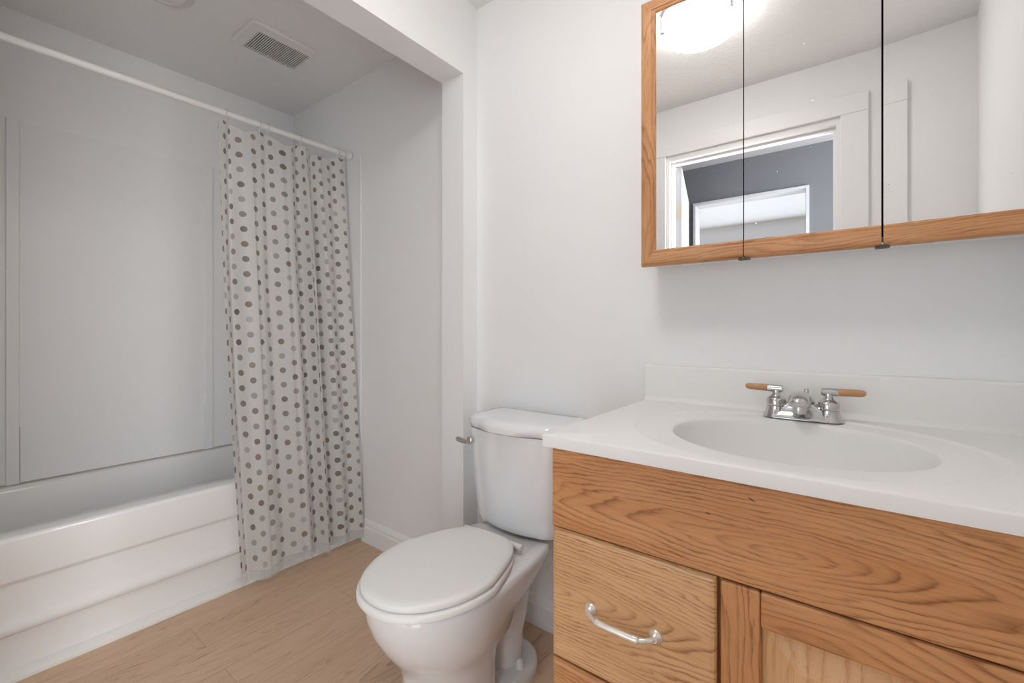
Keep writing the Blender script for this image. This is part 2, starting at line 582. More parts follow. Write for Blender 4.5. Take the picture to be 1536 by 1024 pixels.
# hall behind the door wall and the bright room across it
HY = -1.27
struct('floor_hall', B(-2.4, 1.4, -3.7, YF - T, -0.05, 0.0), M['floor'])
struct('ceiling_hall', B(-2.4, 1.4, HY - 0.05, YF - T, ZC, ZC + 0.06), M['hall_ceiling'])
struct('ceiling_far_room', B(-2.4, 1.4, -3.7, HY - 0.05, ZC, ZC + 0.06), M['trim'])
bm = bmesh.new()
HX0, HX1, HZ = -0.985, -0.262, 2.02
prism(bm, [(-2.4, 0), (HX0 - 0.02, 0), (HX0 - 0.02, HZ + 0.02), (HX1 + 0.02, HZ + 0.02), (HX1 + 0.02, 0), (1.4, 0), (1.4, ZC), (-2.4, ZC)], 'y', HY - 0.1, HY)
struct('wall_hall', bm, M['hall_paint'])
bm = bmesh.new()
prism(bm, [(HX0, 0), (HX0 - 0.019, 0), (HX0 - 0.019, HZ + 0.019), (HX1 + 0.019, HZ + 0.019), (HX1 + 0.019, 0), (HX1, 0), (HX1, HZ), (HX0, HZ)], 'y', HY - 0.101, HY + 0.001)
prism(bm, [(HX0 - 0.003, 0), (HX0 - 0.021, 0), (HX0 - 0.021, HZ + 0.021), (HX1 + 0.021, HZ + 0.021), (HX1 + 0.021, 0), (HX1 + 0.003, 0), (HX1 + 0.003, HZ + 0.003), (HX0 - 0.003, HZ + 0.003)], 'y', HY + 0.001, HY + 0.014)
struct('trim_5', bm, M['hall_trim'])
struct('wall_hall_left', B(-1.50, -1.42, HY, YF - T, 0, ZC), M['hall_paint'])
struct('wall_hall_right', B(1.30, 1.40, -3.7, YF - T, 0, ZC), M['hall_paint'])
struct('wall_room_side', B(-2.38, HX0 - 0.03, HY - 0.12, HY - 0.1005, 0, ZC), M['trim'])
struct('wall_room_end', B(HX1 + 0.03, 1.30, HY - 0.12, HY - 0.1005, 0, ZC), M['trim'])
struct('wall_far_room', B(-2.4, 1.4, -3.7, -3.6, 0, ZC), M['trim'])
struct('wall_far_room_left', B(-2.45, -2.38, -3.6, HY - 0.1, 0, ZC), M['trim'])

# frames added around the unseen fill lights


def frame(name, axis, at, a0, a1, z0, z1, d=0.035, w=0.05):
    bm = bmesh.new()
    lo, hi = sorted((at, at + d))
    for p0, p1, q0, q1 in ((a0 - w, a0, z0 - w, z1 + w), (a1, a1 + w, z0 - w, z1 + w), (a0, a1, z0 - w, z0), (a0, a1, z1, z1 + w)):
        if axis == 'y':
            box(bm, p0, p1, lo, hi, q0, q1)
        else:
            box(bm, lo, hi, p0, p1, q0, q1)
    return struct(name, bm, M['hall_trim'])


frame('fill_frame_1', 'y', -3.5995, -1.80, 0.60, 0.17, 2.07)
frame('fill_frame_2', 'x', 1.2995, -1.19, -0.39, 0.20, 2.25, -0.03, 0.035)
frame('fill_frame_3', 'y', HY + 0.0005, 0.085, 1.235, 0.20, 2.10, 0.030)

# the bathroom door standing open into the hall
door = B(0.0, 0.035, -0.80, 0.0, 0.01, 2.012, 0.002)
d = link('door_1', door, M['hall_trim'])
d['kind'] = 'structure'
d.location = (DX0 + 0.020, YF - T + 0.004, 0)
d.rotation_euler = (0, 0, R(-13))
for hz in (0.25, 1.75):
    bm = bmesh.new()
    box(bm, 0.001, 0.034, 0.0, 0.0025, hz - 0.045, hz + 0.045)
    lathe(bm, [(0.006, hz - 0.045), (0.006, hz + 0.045)], 12, Matrix.Translation((-0.004, 0.005, 0)))
    h = link('hinge', bm, M['brass'])
    h.parent = d

# ------------------------------------------------------------------ bathtub (0.67 x 1.51 m, apron to the room)
XA = -1.985
tub = thing('bathtub', ((XA + XL) / 2, 0.567, 0), 'white enamelled bathtub with stepped front apron built into the alcove', 'bathtub')


def rrect(x0, x1, y0, y1, r, z, n=8):
    pts = []
    for cx, cy, a0 in ((x1 - r, y1 - r, 0), (x0 + r, y1 - r, 90), (x0 + r, y0 + r, 180), (x1 - r, y0 + r, 270)):
        for k in range(n + 1):
            a = R(a0 + 90 * k / n)
            pts.append(Vector((cx + r * math.cos(a), cy + r * math.sin(a), z)))
    return pts


RZ = 0.432
bm = bmesh.new()
ty0, ty1 = YF + 0.003, YB - 0.003
tx0 = XL + 0.003
rings = [rrect(tx0, XA, ty0, ty1, 0.004, RZ - 0.012), rrect(tx0, XA - 0.004, ty0, ty1, 0.006, RZ - 0.003),
         rrect(tx0, XA - 0.012, ty0, ty1, 0.008, RZ),
         rrect(tx0 + 0.035, XA - 0.086, ty0 + 0.075, ty1 - 0.075, 0.13, RZ), rrect(tx0 + 0.042, XA - 0.094, ty0 + 0.085, ty1 - 0.085, 0.13, RZ - 0.004),
         rrect(tx0 + 0.048, XA - 0.101, ty0 + 0.095, ty1 - 0.095, 0.13, RZ - 0.016), rrect(tx0 + 0.060, XA - 0.115, ty0 + 0.13, ty1 - 0.115, 0.14, 0.28),
         rrect(tx0 + 0.085, XA - 0.14, ty0 + 0.20, ty1 - 0.15, 0.14, 0.13), rrect(tx0 + 0.12, XA - 0.18, ty0 + 0.27, ty1 - 0.20, 0.12, 0.085),
         rrect(tx0 + 0.2, XA - 0.25, ty0 + 0.4, ty1 - 0.3, 0.06, 0.075)]
loft(bm, rings, False, True)
link('basin', bm, M['tub'], tub, True, 50)
# apron: the profile of its steps, swept along the tub
ap = [(XA, RZ - 0.012), (XA, 0.304), (XA - 0.002, 0.298), (XA - 0.010, 0.290), (XA - 0.012, 0.284), (XA - 0.012, 0.190), (XA - 0.009, 0.176), (XA - 0.003, 0.164),
      (XA - 0.003, 0.150), (XA - 0.007, 0.142), (XA - 0.022, 0.132), (XA - 0.026, 0.122), (XA - 0.026, 0.0), (XA - 0.05, 0.0), (XA - 0.05, RZ - 0.012)]
bm = bmesh.new()
prism(bm, ap, 'y', ty0, ty1)
link('apron', bm, M['tub'], tub, True, 30)
bm = bmesh.new()
prism(bm, [(XA - 0.0255, 0.0), (XA + 0.004, 0.0), (XA + 0.003, 0.010), (XA - 0.010, 0.022), (XA - 0.0255, 0.027)], 'y', ty0, YB - 0.003)
struct('trim_6', bm, M['caulk'], True)

# ------------------------------------------------------------------ tub surround panels
sur = thing('back_surround', (XL, 0.567, 0.44), 'white smooth wall panels with upright joint strips around the bathtub', 'wall panel')
PZ0, PZ1 = 0.436, 1.885
link('back_panel', B(XL + 0.0005, XL + 0.006, 0.222, 0.862, PZ0, PZ1), M['alcove'], sur)
link('corner_panel', B(XL + 0.0005, XL + 0.006, YF, 0.186, PZ0, PZ1), M['alcove'], sur)
link('corner_panel', B(XL + 0.0005, XL + 0.006, 0.900, YB - 0.006, PZ0, PZ1), M['alcove'], sur)
link('joint_strip', B(XL + 0.0005, XL + 0.015, 0.186, 0.222, PZ0, PZ1, 0.002), M['alcove'], sur)
link('joint_strip', B(XL + 0.0005, XL + 0.015, 0.862, 0.900, PZ0, PZ1, 0.002), M['alcove'], sur)
bm = bmesh.new()
box(bm, XL + 0.0005, XL + 0.012, YF + 0.001, YB - 0.008, PZ0 - 0.003, PZ0 + 0.002)
o = link('caulk_line', bm, M['stain'], sur)
o['label'] = 'aged grey brown sealant line'
bm = bmesh.new()
box(bm, XL + 0.0005, XL + 0.009, 0.2215, 0.2245, PZ0, 0.66)
o = link('caulk_line', bm, M['stain'], sur)
o['label'] = 'dirty vertical sealant joint'

sur2 = thing('end_panel', ((XL - 1.96) / 2, YB, 0), 'white wall panel at the tub end with an upright edge strip behind the curtain', 'wall panel')
link('panel', B(XL + 0.013, -1.985, YB - 0.006, YB - 0.0005, PZ0, 1.92), M['alcove'], sur2)
link('edge_strip', B(-1.9845, -1.960, YB - 0.010, YB - 0.0005, 0.025, 1.935, 0.002), M['alcove'], sur2)

# ------------------------------------------------------------------ curtain rod, curtain, rings
XROD, ZROD = -2.053, 1.94
rod = thing('curtain_rod', (XROD, 0.567, ZROD), 'white shower rod spanning the tub alcove below the ceiling', 'curtain rod')
bm = bmesh.new()
tube(bm, [(XROD, YF + 0.004, ZROD), (XROD, YB - 0.012, ZROD)], 0.0127, 20)
link('tube', bm, M['rod'], rod, True)
for yy, s in ((YB - 0.006, -1), (YF, 1)):
    bm = bmesh.new()
    lathe(bm, [(0.019, 0.0), (0.019, 0.020), (0.016, 0.026), (0.013, 0.028)], 24, Matrix.Translation((XROD, yy, ZROD)) @ Matrix.Rotation(R(90 if s < 0 else -90), 4, 'X'))
    link('end_cap', bm, M['rod'], rod, True)

CT = 1.905
cur = thing('shower_curtain', (XROD, 1.02, 0.06), 'white vinyl shower curtain with taupe polka dots bunched at the tub end', 'shower curtain')
RINGS_Y = [0.745, 0.875, 0.905, 1.055, 1.245, 1.275]


def curtain_rows(v0, v1, nv, NU=420):
    """rows of points from height fraction v0 (top 0) to v1"""
    rows = []
    for j in range(nv + 1):
        v = v0 + (v1 - v0) * j / nv
        row = []
        for i in range(NU + 1):
            s = i / NU
            # fold phase, more waves than the straight run, uneven
            ph = 2 * PI * (5.3 * s + 0.22 * math.sin(2 * PI * s * 1.3 + 0.6) + 0.10 * math.sin(2 * PI * s * 3.1) + 0.10 * v * math.sin(5 * s + 1))
            amp = (0.012 + 0.018 * min(1, v * 3)) * (0.80 + 0.35 * math.sin(2 * PI * 1.7 * s + 1.0))
            amp *= min(1.0, 0.35 + 6 * s)
            fx = amp * (math.sin(ph) + 0.28 * math.sin(2 * ph + 0.8 + v) + 0.10 * math.sin(3.3 * ph + 2 * v))
            fy = 0.012 * min(1, 0.35 + v * 2) * math.sin(ph + 1.5) + 0.004 * math.sin(2 * ph)
            ya = 0.705 + 0.044 * v * v
            yb = 1.284 + 0.030 * v
            y = ya + (yb - ya) * s + fy
            dist = min(abs(y - q) for q in RINGS_Y)
            top = CT + 0.006 - 0.032 * math.sin(min(dist / 0.095, 1.0) * PI / 2)
            zz = top + (0.075 - top) * v
            zz += 0.006 * math.sin(ph * 0.5 + 1.0) * v * v
            # hangs in front of the tub: leans out over the rim
            k = min(1.0, (CT - zz) / (CT - 0.45))
            x = XROD + 0.006 + (0.108) * k + 0.020 * max(0.0, (0.45 - zz) / 0.40)
            fx *= 1.0 if zz > 0.6 else 0.85
            row.append(Vector((x + fx, min(y, YB - 0.014), zz)))
        rows.append(row)
    return rows


def sheet(name, rows, mat, parent):
    me = bpy.data.meshes.new(name)
    nv, nu = len(rows), len(rows[0])
    L = world_loc(parent)
    verts = [tuple(p - L) for r in rows for p in r]
    faces = [(j * nu + i, j * nu + i + 1, (j + 1) * nu + i + 1, (j + 1) * nu + i) for j in range(nv - 1) for i in range(nu - 1)]
    me.from_pydata(verts, [], faces)
    ref = rows[len(rows) // 2]
    acc = [0.0]
    for a, b in zip(ref, ref[1:]):
        acc.append(acc[-1] + math.hypot(b.x - a.x, b.y - a.y))
    uvl = me.uv_layers.new(name='UVMap')
    for poly in me.polygons:
        for li in poly.loop_indices:
            vi = me.loops[li].vertex_index
            uvl.data[li].uv = (acc[vi % nu], verts[vi][2])
    me.polygons.foreach_set('use_smooth', [True] * len(me.polygons))
    me.materials.append(mat)
    o = bpy.data.objects.new(name, me)
    C.objects.link(o)
    o.parent = parent
    return o


sheet('fabric', curtain_rows(0.0, 1.0, 70), M['curtain'], cur)
o = sheet('hem', curtain_rows(1.0, 1.022, 3), M['hem'], cur)
o['label'] = 'clear plastic bottom hem'

ring0 = None
RL = ['nearest clear plastic ring at the curtain\'s free edge', 'second clear ring from the free edge, left of a close pair', 'third clear ring from the free edge, right of a close pair',
      'fourth clear ring, alone along the middle of the bunch', 'fifth clear ring, close before the last by the wall', 'last clear ring, closest to the rod end cap']
for i, y in enumerate(RINGS_Y):
    if ring0 is None:
        bm = bmesh.new()
        cz = -0.010
        tube(bm, [(0.0 + 0.020 * math.sin(2 * PI * k / 28), 0.004 * math.cos(2 * PI * k / 28), cz + 0.026 * math.cos(2 * PI * k / 28)) for k in range(29)], 0.0016, 8)
        ring0 = link('curtain_ring', bm, M['ring'], None, True)
        o = ring0
    else:
        o = ring0.copy()
        C.objects.link(o)
    o.location = (XROD, y, ZROD)
    o.rotation_euler = (0, 0, R(-12 + 9 * (i % 3)))
    tag(o, RL[i], 'curtain ring', 'clear rings on the shower rod')

# ------------------------------------------------------------------ exhaust vent, recessed light (alcove ceiling)
vx0, vx1, vy0, vy1 = -2.150, -1.935, 0.800, 1.082
vent = thing('exhaust_vent', ((vx0 + vx1) / 2, (vy0 + vy1) / 2, ZC), 'white rectangular ceiling vent with a slotted grille above the bathtub', 'vent')
bm = bmesh.new()
gx0, gx1, gy0, gy1 = -2.148, -1.990, 0.846, 1.070
outer = [rrect(vx0 - 0.012, vx1, vy0, vy1, 0.03, z) for z in (ZC, ZC - 0.010)] + [rrect(vx0 - 0.006, vx1 - 0.006, vy0 + 0.006, vy1 - 0.006, 0.026, ZC - 0.016)]
inner = [rrect(gx0, gx1, gy0, gy1, 0.004, ZC - 0.016), rrect(gx0, gx1, gy0, gy1, 0.004, ZC - 0.004)]
loft(bm, outer + inner, False, False)
link('cover', bm, M['vent'], vent, True, 40)
link('slot_shade', B(gx0, gx1, gy0, gy1, ZC - 0.005, ZC - 0.002), M['black'], vent)  # near-black sheet put in for the shade behind the slots
bm = bmesh.new()
N = 26
for i in range(N):
    yy = gy0 + (i + 0.5) * (gy1 - gy0) / N
    box(bm, gx0, gx1, yy - 0.0018, yy + 0.0018, ZC - 0.0158, ZC - 0.0125)
link('grille', bm, M['vent'], vent)

rl = thing('recessed_light', (-2.04, 0.533, ZC), 'round recessed ceiling light, unlit, cut off at the top of the picture', 'ceiling light')
bm = bmesh.new()
lathe(bm, [(0.094, 0.0), (0.094, -0.006), (0.088, -0.012), (0.074, -0.012), (0.070, -0.006)], 48, Matrix.Translation((-2.04, 0.533, ZC)), False, False)
link('trim_ring', bm, M['spotring'], rl, True)
bm = bmesh.new()
lathe(bm, [(0.071, -0.003), (0.071, -0.008), (0.05, -0.011), (0.0, -0.013)], 48, Matrix.Translation((-2.04, 0.533, ZC)))
link('diffuser', bm, M['vent'], rl, True)

# ------------------------------------------------------------------ dome lamp (seen in the mirror)
LX, LY = -0.487, 0.535
lamp = thing('ceiling_light', (LX, LY, ZC), 'lit frosted glass dome ceiling light with metal clips, seen in the mirror', 'ceiling light')
TL = Matrix.Translation((LX, LY, ZC))
bm = bmesh.new()
lathe(bm, [(0.148, 0.0), (0.151, -0.010), (0.149, -0.018), (0.132, -0.020), (0.132, -0.056), (0.0, -0.056)], 56, TL)
link('pan', bm, M['spotring'], lamp, True)
bm = bmesh.new()
lathe(bm, [(0.1325, -0.0545), (0.146, -0.056), (0.149, -0.060), (0.146, -0.067), (0.129, -0.086), (0.099, -0.104), (0.056, -0.117), (0.0, -0.121)], 56, TL, False, True)
link('glass_dome', bm, M['lamp'], lamp, True)
for k in range(3):
    a = R(30 + 120 * k)
    bm = bmesh.new()
    box(bm, 0.140, 0.153, -0.008, 0.008, -0.070, -0.012, 0.002)
    box(bm, 0.130, 0.153, -0.008, 0.008, -0.077, -0.069, 0.002)
    bmesh.ops.transform(bm, matrix=TL @ Matrix.Rotation(a, 4, 'Z'), verts=bm.verts)
    link('clip', bm, M['brushed'], lamp)

# ------------------------------------------------------------------ medicine cabinet with three mirror doors
CX0, CX1, CZ0, CZ1 = -0.470, 0.296, 1.224, 1.954
YM = 1.205
cab = thing('medicine_cabinet', (CX0, YB, CZ0), 'oak framed medicine cabinet with three mirror doors above the vanity', 'medicine cabinet')
bm = bmesh.new()
bx0, bx1, bz0, bz1, by0 = CX0 + 0.004, CX1 - 0.004, CZ0 + 0.010, CZ1 - 0.006, 1.226
box(bm, bx0, bx1, by0, YB, bz0, bz0 + 0.012)
box(bm, bx0, bx1, by0, YB, bz1 - 0.012, bz1)
box(bm, bx0, bx0 + 0.012, by0, YB, bz0 + 0.012, bz1 - 0.012)
box(bm, bx1 - 0.012, bx1, by0, YB, bz0 + 0.012, bz1 - 0.012)
link('body', bm, M['trim'], cab)
link('back', B(bx0 + 0.012, bx1 - 0.012, YB - 0.006, YB - 0.001, bz0 + 0.012, bz1 - 0.012), M['dark'], cab)  # back coloured near-black for the shade behind the doors
FP = [(0.0, 0.0), (0.0, 0.015), (0.002, 0.019), (0.006, 0.0215), (0.014, 0.023), (0.030, 0.023), (0.033, 0.0205), (0.036, 0.0205), (0.039, 0.022), (0.046, 0.017), (0.046, 0.0)]
YD = 1.224


def member(bm, p0, p1, inward, m0, m1):
    """one moulded frame piece; outer edge p0->p1 in (x,z), `inward` unit (x,z); m0/m1: mitred ends"""
    p0, p1, w = Vector(p0), Vector(p1), Vector(inward)
    d = (p1 - p0).normalized()
    rings = []
    for p, m, s in ((p0, m0, 1), (p1, m1, -1)):
        rings.append([Vector((q.x, YD - dep, q.y)) for off, dep in FP for q in [p + w * off + d * s * (off if m else 0.0)]])
    loft(bm, rings)


def door_part(x0, x1, left, right):
    bmv, bmh = bmesh.new(), [bmesh.new(), bmesh.new()]
    member(bmh[0], (x0, CZ0), (x1, CZ0), (0, 1), left, right)
    member(bmh[1], (x0, CZ1), (x1, CZ1), (0, -1), left, right)
    if left:
        member(bmv, (x0, CZ0), (x0, CZ1), (1, 0), True, True)
    if right:
        member(bmv, (x1, CZ0), (x1, CZ1), (-1, 0), True, True)
    m = B(x0 + (0.043 if left else 0.0), x1 - (0.043 if right else 0.0), YM, YM + 0.004, CZ0 + 0.043, CZ1 - 0.043)
    return bmv, bmh, m


for i, (x0, x1, l, r) in enumerate(((CX0, -0.2132, True, False), (-0.2112, 0.0460, False, False), (0.0495, CX1, False, True))):
    bmv, bmh, mm = door_part(x0, x1, l, r)
    dr = bpy.data.objects.new('door', None)
    dr.empty_display_size = 0.03
    C.objects.link(dr)
    dr.parent = cab
    dr.location = Vector((0.0495 if i == 2 else x0, YM, CZ0)) - cab.location
    for q in bmh:
        link('rail', q, M['frame_h'], dr, True, 35)
    if l or r:
        link('stile', bmv, M['frame_v'], dr, True, 35)
    else:
        bmv.free()
    link('mirror', mm, M['mirror'], dr)
    if i == 2:
        dr.rotation_euler = (0, 0, R(-2.75))
        dr['label'] = 'right mirror door standing slightly ajar'
for x in (-0.2122, 0.0477):
    bm = bmesh.new()
    box(bm, x - 0.012, x + 0.012, 1.204, 1.222, CZ0 - 0.004, CZ0 - 0.0005)
    box(bm, x - 0.003, x + 0.003, 1.200, 1.210, CZ0 - 0.004, CZ0 + 0.002)
    o = link('hinge', bm, M['clip'], cab)

# ------------------------------------------------------------------ vanity cabinet
VX0, VX1, VZ = -0.482, 0.284, 0.816
YV = 0.763                       # faces of the fronts
van = thing('vanity_cabinet', ((VX0 + VX1) / 2, YB, 0), 'oak vanity cabinet with drawers and a raised panel door beside the toilet', 'cabinet')
bm = bmesh.new()
box(bm, VX0, VX0 + 0.016, YV + 0.020, YB - 0.018, 0.0, VZ)
box(bm, VX1 - 0.016, VX1, YV + 0.020, YB - 0.018, 0.0, VZ)
box(bm, VX0 + 0.016, VX1 - 0.016, YB - 0.026, YB - 0.018, 0.0, VZ)
box(bm, VX0 + 0.016, VX1 - 0.016, YV + 0.020, YB - 0.026, 0.09, 0.106)
box(bm, VX0 + 0.016, VX1 - 0.016, YV + 0.08, YV + 0.095, 0.0, 0.09)
link('body', bm, M['oak_v'], van)
bm = bmesh.new()
box(bm, VX0 + 0.016, VX0 + 0.04, YV + 0.020, YV + 0.038, 0.09, VZ)
box(bm, VX1 - 0.04, VX1 - 0.016, YV + 0.020, YV + 0.038, 0.09, VZ)
box(bm, -0.190, -0.152, YV + 0.020, YV + 0.038, 0.09, 0.64)
box(bm, VX0 + 0.04, VX1 - 0.04, YV + 0.020, YV + 0.038, 0.64, VZ)
box(bm, VX0 + 0.04, -0.190, YV + 0.020, YV + 0.038, 0.370, 0.410)
link('face_frame', bm, M['oak_v'], van)
link('false_front', B(VX0, VX1, YV, YV + 0.019, 0.657, VZ - 0.002, 0.003, seg=2), M['oak_rail'], van)


def front(bm, x0, x1, z0, z1):
    """drawer front slab with a bevelled border"""
    e = 0.009
    rr = lambda i, y: [Vector((x0 + i, y, z0 + i)), Vector((x1 - i, y, z0 + i)), Vector((x1 - i, y, z1 - i)), Vector((x0 + i, y, z1 - i))]
    loft(bm, [rr(0, YV + 0.019), rr(0, YV + 0.006), rr(0.003, YV + 0.002), rr(e, YV)])


def pull(parent, cx, cz, half=0.062):
    """bow handle: two button feet, a bar that bends out, collar rings"""
    y = YV
    bm = bmesh.new()
    for s in (-1, 1):
        lathe(bm, [(0.0125, 0.0), (0.0125, 0.002), (0.010, 0.0045), (0.007, 0.008), (0.0055, 0.012)], 20, Matrix.Translation((cx + s * half, y, cz)) @ Matrix.Rotation(R(90), 4, 'X'))
    path = spline([(cx - half, y - 0.006, cz), (cx - half + 0.003, y - 0.014, cz), (cx - half + 0.014, y - 0.022, cz - 0.001), (cx - half + 0.030, y - 0.026, cz - 0.002),
                   (cx, y - 0.027, cz - 0.002), (cx + half - 0.030, y - 0.026, cz - 0.002), (cx + half - 0.014, y - 0.022, cz - 0.001), (cx + half - 0.003, y - 0.014, cz), (cx + half, y - 0.006, cz)], 8)
    n = len(path)
    rad = []
    for p in path:
        dx = abs(p.x - cx) / half
        r = 0.0047 if dx > 0.60 else 0.0062
        if 0.50 < dx < 0.56 or 0.58 < dx < 0.64:
            r = 0.0068
        rad.append(r)
    tube(bm, path, rad, 14)
    return link('handle', bm, M['handle_w'], parent, True, 60)


bm = bmesh.new()
front(bm, VX0, -0.1745, 0.396, 0.6535)
dw = link('drawer', bm, M['oak_drawer'], van)
dw['label'] = 'upper drawer of lighter oak'
pull(dw, -0.333, 0.520)
bm = bmesh.new()
front(bm, VX0, -0.1745, 0.110, 0.3915)
dw2 = link('drawer', bm, M['oak_drawer_low'], van)
pull(dw2, -0.333, 0.255)

# raised panel door: stiles, rails, fielded panel
dx0, dx1, dz0, dz1, sw = -0.1680, VX1, 0.110, 0.6535, 0.056
drp = bpy.data.objects.new('door', None)
drp.empty_display_size = 0.03
C.objects.link(drp)
drp.parent = van
drp.location = Vector((dx0, YV, dz0)) - van.location
link('stile', B(dx0, dx0 + sw, YV + 0.0005, YV + 0.019, dz0, dz1, 0.0045), M['oak_v'], drp)
link('stile', B(dx1 - sw, dx1, YV + 0.0005, YV + 0.019, dz0, dz1, 0.0045), M['oak_v'], drp)
link('rail', B(dx0 + sw, dx1 - sw, YV + 0.0008, YV + 0.0185, dz1 - sw, dz1, 0.0045), M['oak_h'], drp)
link('rail', B(dx0 + sw, dx1 - sw, YV + 0.0008, YV + 0.0185, dz0, dz0 + sw, 0.0045), M['oak_h'], drp)
bm = bmesh.new()
px0, px1, pz0, pz1 = dx0 + sw, dx1 - sw, dz0 + sw, dz1 - sw
rr = lambda i, y: [Vector((px0 + i, y, pz0 + i)), Vector((px1 - i, y, pz0 + i)), Vector((px1 - i, y, pz1 - i)), Vector((px0 + i, y, pz1 - i))]
loft(bm, [rr(0.0, YV + 0.0175), rr(0.0, YV + 0.0150), rr(0.012, YV + 0.0145), rr(0.016, YV + 0.0135), rr(0.042, YV + 0.0055), rr(0.043, YV + 0.0035), rr(0.046, YV + 0.003)])
o = link('panel', bm, M['oak_panel'], drp)
o['label'] = 'lighter raised centre panel'

# ------------------------------------------------------------------ vanity top with its moulded bowl
KX0, KX1, KY0, KY1, KZ = -0.495, 0.286, 0.748, YB - 0.001, 0.842
top = thing('vanity_sink', ((KX0 + KX1) / 2, YB, 0.816), 'white moulded sink top with an oval basin on the oak vanity', 'sink')
bm = bmesh.new()
bcx, bcy = -0.100, 1.017
angs = sorted(set([2 * PI * k / 160 for k in range(160)] + [math.atan2(y - bcy, x - bcx) % (2 * PI) for x in (KX0, KX1) for y in (KY0, KY1)]))


def ell(a, b, z, cx=bcx, cy=bcy):
    return [Vector((cx + a * math.cos(t), cy + b * math.sin(t), z)) for t in angs]


def rect_ring(i, z):
    out = []
    for t in angs:
        c, s = math.cos(t), math.sin(t)
        k = min([((KX1 - bcx) / c if c > 0 else (KX0 - bcx) / c) if abs(c) > 1e-9 else 1e9, ((KY1 - bcy) / s if s > 0 else (KY0 - bcy) / s) if abs(s) > 1e-9 else 1e9])
        x, y = bcx + c * k, bcy + s * k
        out.append(Vector((min(max(x, KX0 + i), KX1), min(max(y, KY0 + i), KY1), z)))
    return out


A_, B_ = 0.214, 0.190
prof = [(0.10, -0.142), (0.35, -0.139), (0.55, -0.131), (0.72, -0.115), (0.84, -0.090), (0.92, -0.060), (0.965, -0.034), (0.988, -0.016), (1.0, -0.0075), (1.012, -0.0048), (1.04, -0.0035)]
rings = [ell(A_ * k, B_ * k, KZ + z) for k, z in prof]
rings += [ell(0.284, 0.243, KZ - 0.0042, -0.1, 1.017), ell(0.289, 0.248, KZ - 0.0034, -0.1, 1.017), ell(0.2935, 0.2525, KZ + 0.0002, -0.1, 1.017), ell(0.2965, 0.2555, KZ + 0.0008, -0.1, 1.017), ell(0.302, 0.2605, KZ + 0.0002, -0.1, 1.017)]
rings += [rect_ring(0.004, KZ), rect_ring(0.0012, KZ - 0.001), rect_ring(0.0, KZ - 0.004), rect_ring(0.0, KZ - 0.025), rect_ring(0.02, KZ - 0.025)]
loft(bm, rings, True, False)
link('counter', bm, M['counter'], top, True, 60)
bm = bmesh.new()
bsp = [(KY1, KZ - 0.002), (KY1 - 0.030, KZ - 0.001), (KY1 - 0.026, KZ + 0.002), (KY1 - 0.021, KZ + 0.008), (KY1 - 0.019, KZ + 0.016), (KY1 - 0.018, 0.938), (KY1 - 0.016, 0.943), (KY1 - 0.012, 0.945), (KY1, 0.945)]
prism(bm, bsp, 'x', KX0, KX1)
link('backsplash', bm, M['counter'], top, True, 50)
bm = bmesh.new()
lathe(bm, [(0.0, -0.137), (0.018, -0.137), (0.021, -0.1395), (0.021, -0.142)], 32, Matrix.Translation((bcx, bcy, KZ)))
link('drain', bm, M['chrome'], top, True)

# ------------------------------------------------------------------ faucet
FX, FY, FZ = -0.0965, 1.247, KZ - 0.0005
fau = thing('faucet', (FX, FY, FZ), 'chrome two handle faucet with wooden lever grips behind the basin', 'faucet')
bm = bmesh.new()


def stadium(hx, r, z, cx=FX, cy=FY, n=18, flare=0.0):
    pts = []
    for sgn, a0 in ((1, -90), (-1, 90)):
        for k in range(n + 1):
            a = R(a0 + 180 * k / n)
            pts.append(Vector((cx + sgn * hx + (r + flare) * math.cos(a), cy + (r + flare) * math.sin(a), z)))
    return pts


loft(bm, [stadium(0.0515, 0.0285, FZ), stadium(0.0515, 0.0280, FZ + 0.003), stadium(0.0515, 0.0255, FZ + 0.007), stadium(0.0515, 0.0225, FZ + 0.012), stadium(0.046, 0.0200, FZ + 0.0150), stadium(0.036, 0.0185, FZ + 0.0195), stadium(0.026, 0.0175, FZ + 0.0265), stadium(0.017, 0.0165, FZ + 0.0345), stadium(0.010, 0.014, FZ + 0.039)])
link('base', bm, M['chrome'], fau, True, 60)
# spout: a hood that rises from the base centre and reaches over the bowl
bm = bmesh.new()
path = spline([(FX, FY + 0.004, FZ + 0.006), (FX, FY + 0.006, FZ + 0.016), (FX, FY + 0.002, FZ + 0.032), (FX, FY - 0.016, FZ + 0.046), (FX, FY - 0.040, FZ + 0.050), (FX, FY - 0.060, FZ + 0.046), (FX, FY - 0.072, FZ + 0.038)], 6)
n = len(path)
keyr = [(0.0, 0.050, 0.46), (0.12, 0.042, 0.48), (0.30, 0.029, 0.62), (0.48, 0.0235, 0.72), (0.66, 0.0225, 0.74), (0.85, 0.0215, 0.72), (0.95, 0.0185, 0.70), (1.0, 0.011, 0.7)]


def kv(u, c):
    for a, b in zip(keyr, keyr[1:]):
        if u <= b[0]:
            return a[c] + (b[c] - a[c]) * (u - a[0]) / (b[0] - a[0])
    return keyr[-1][c]


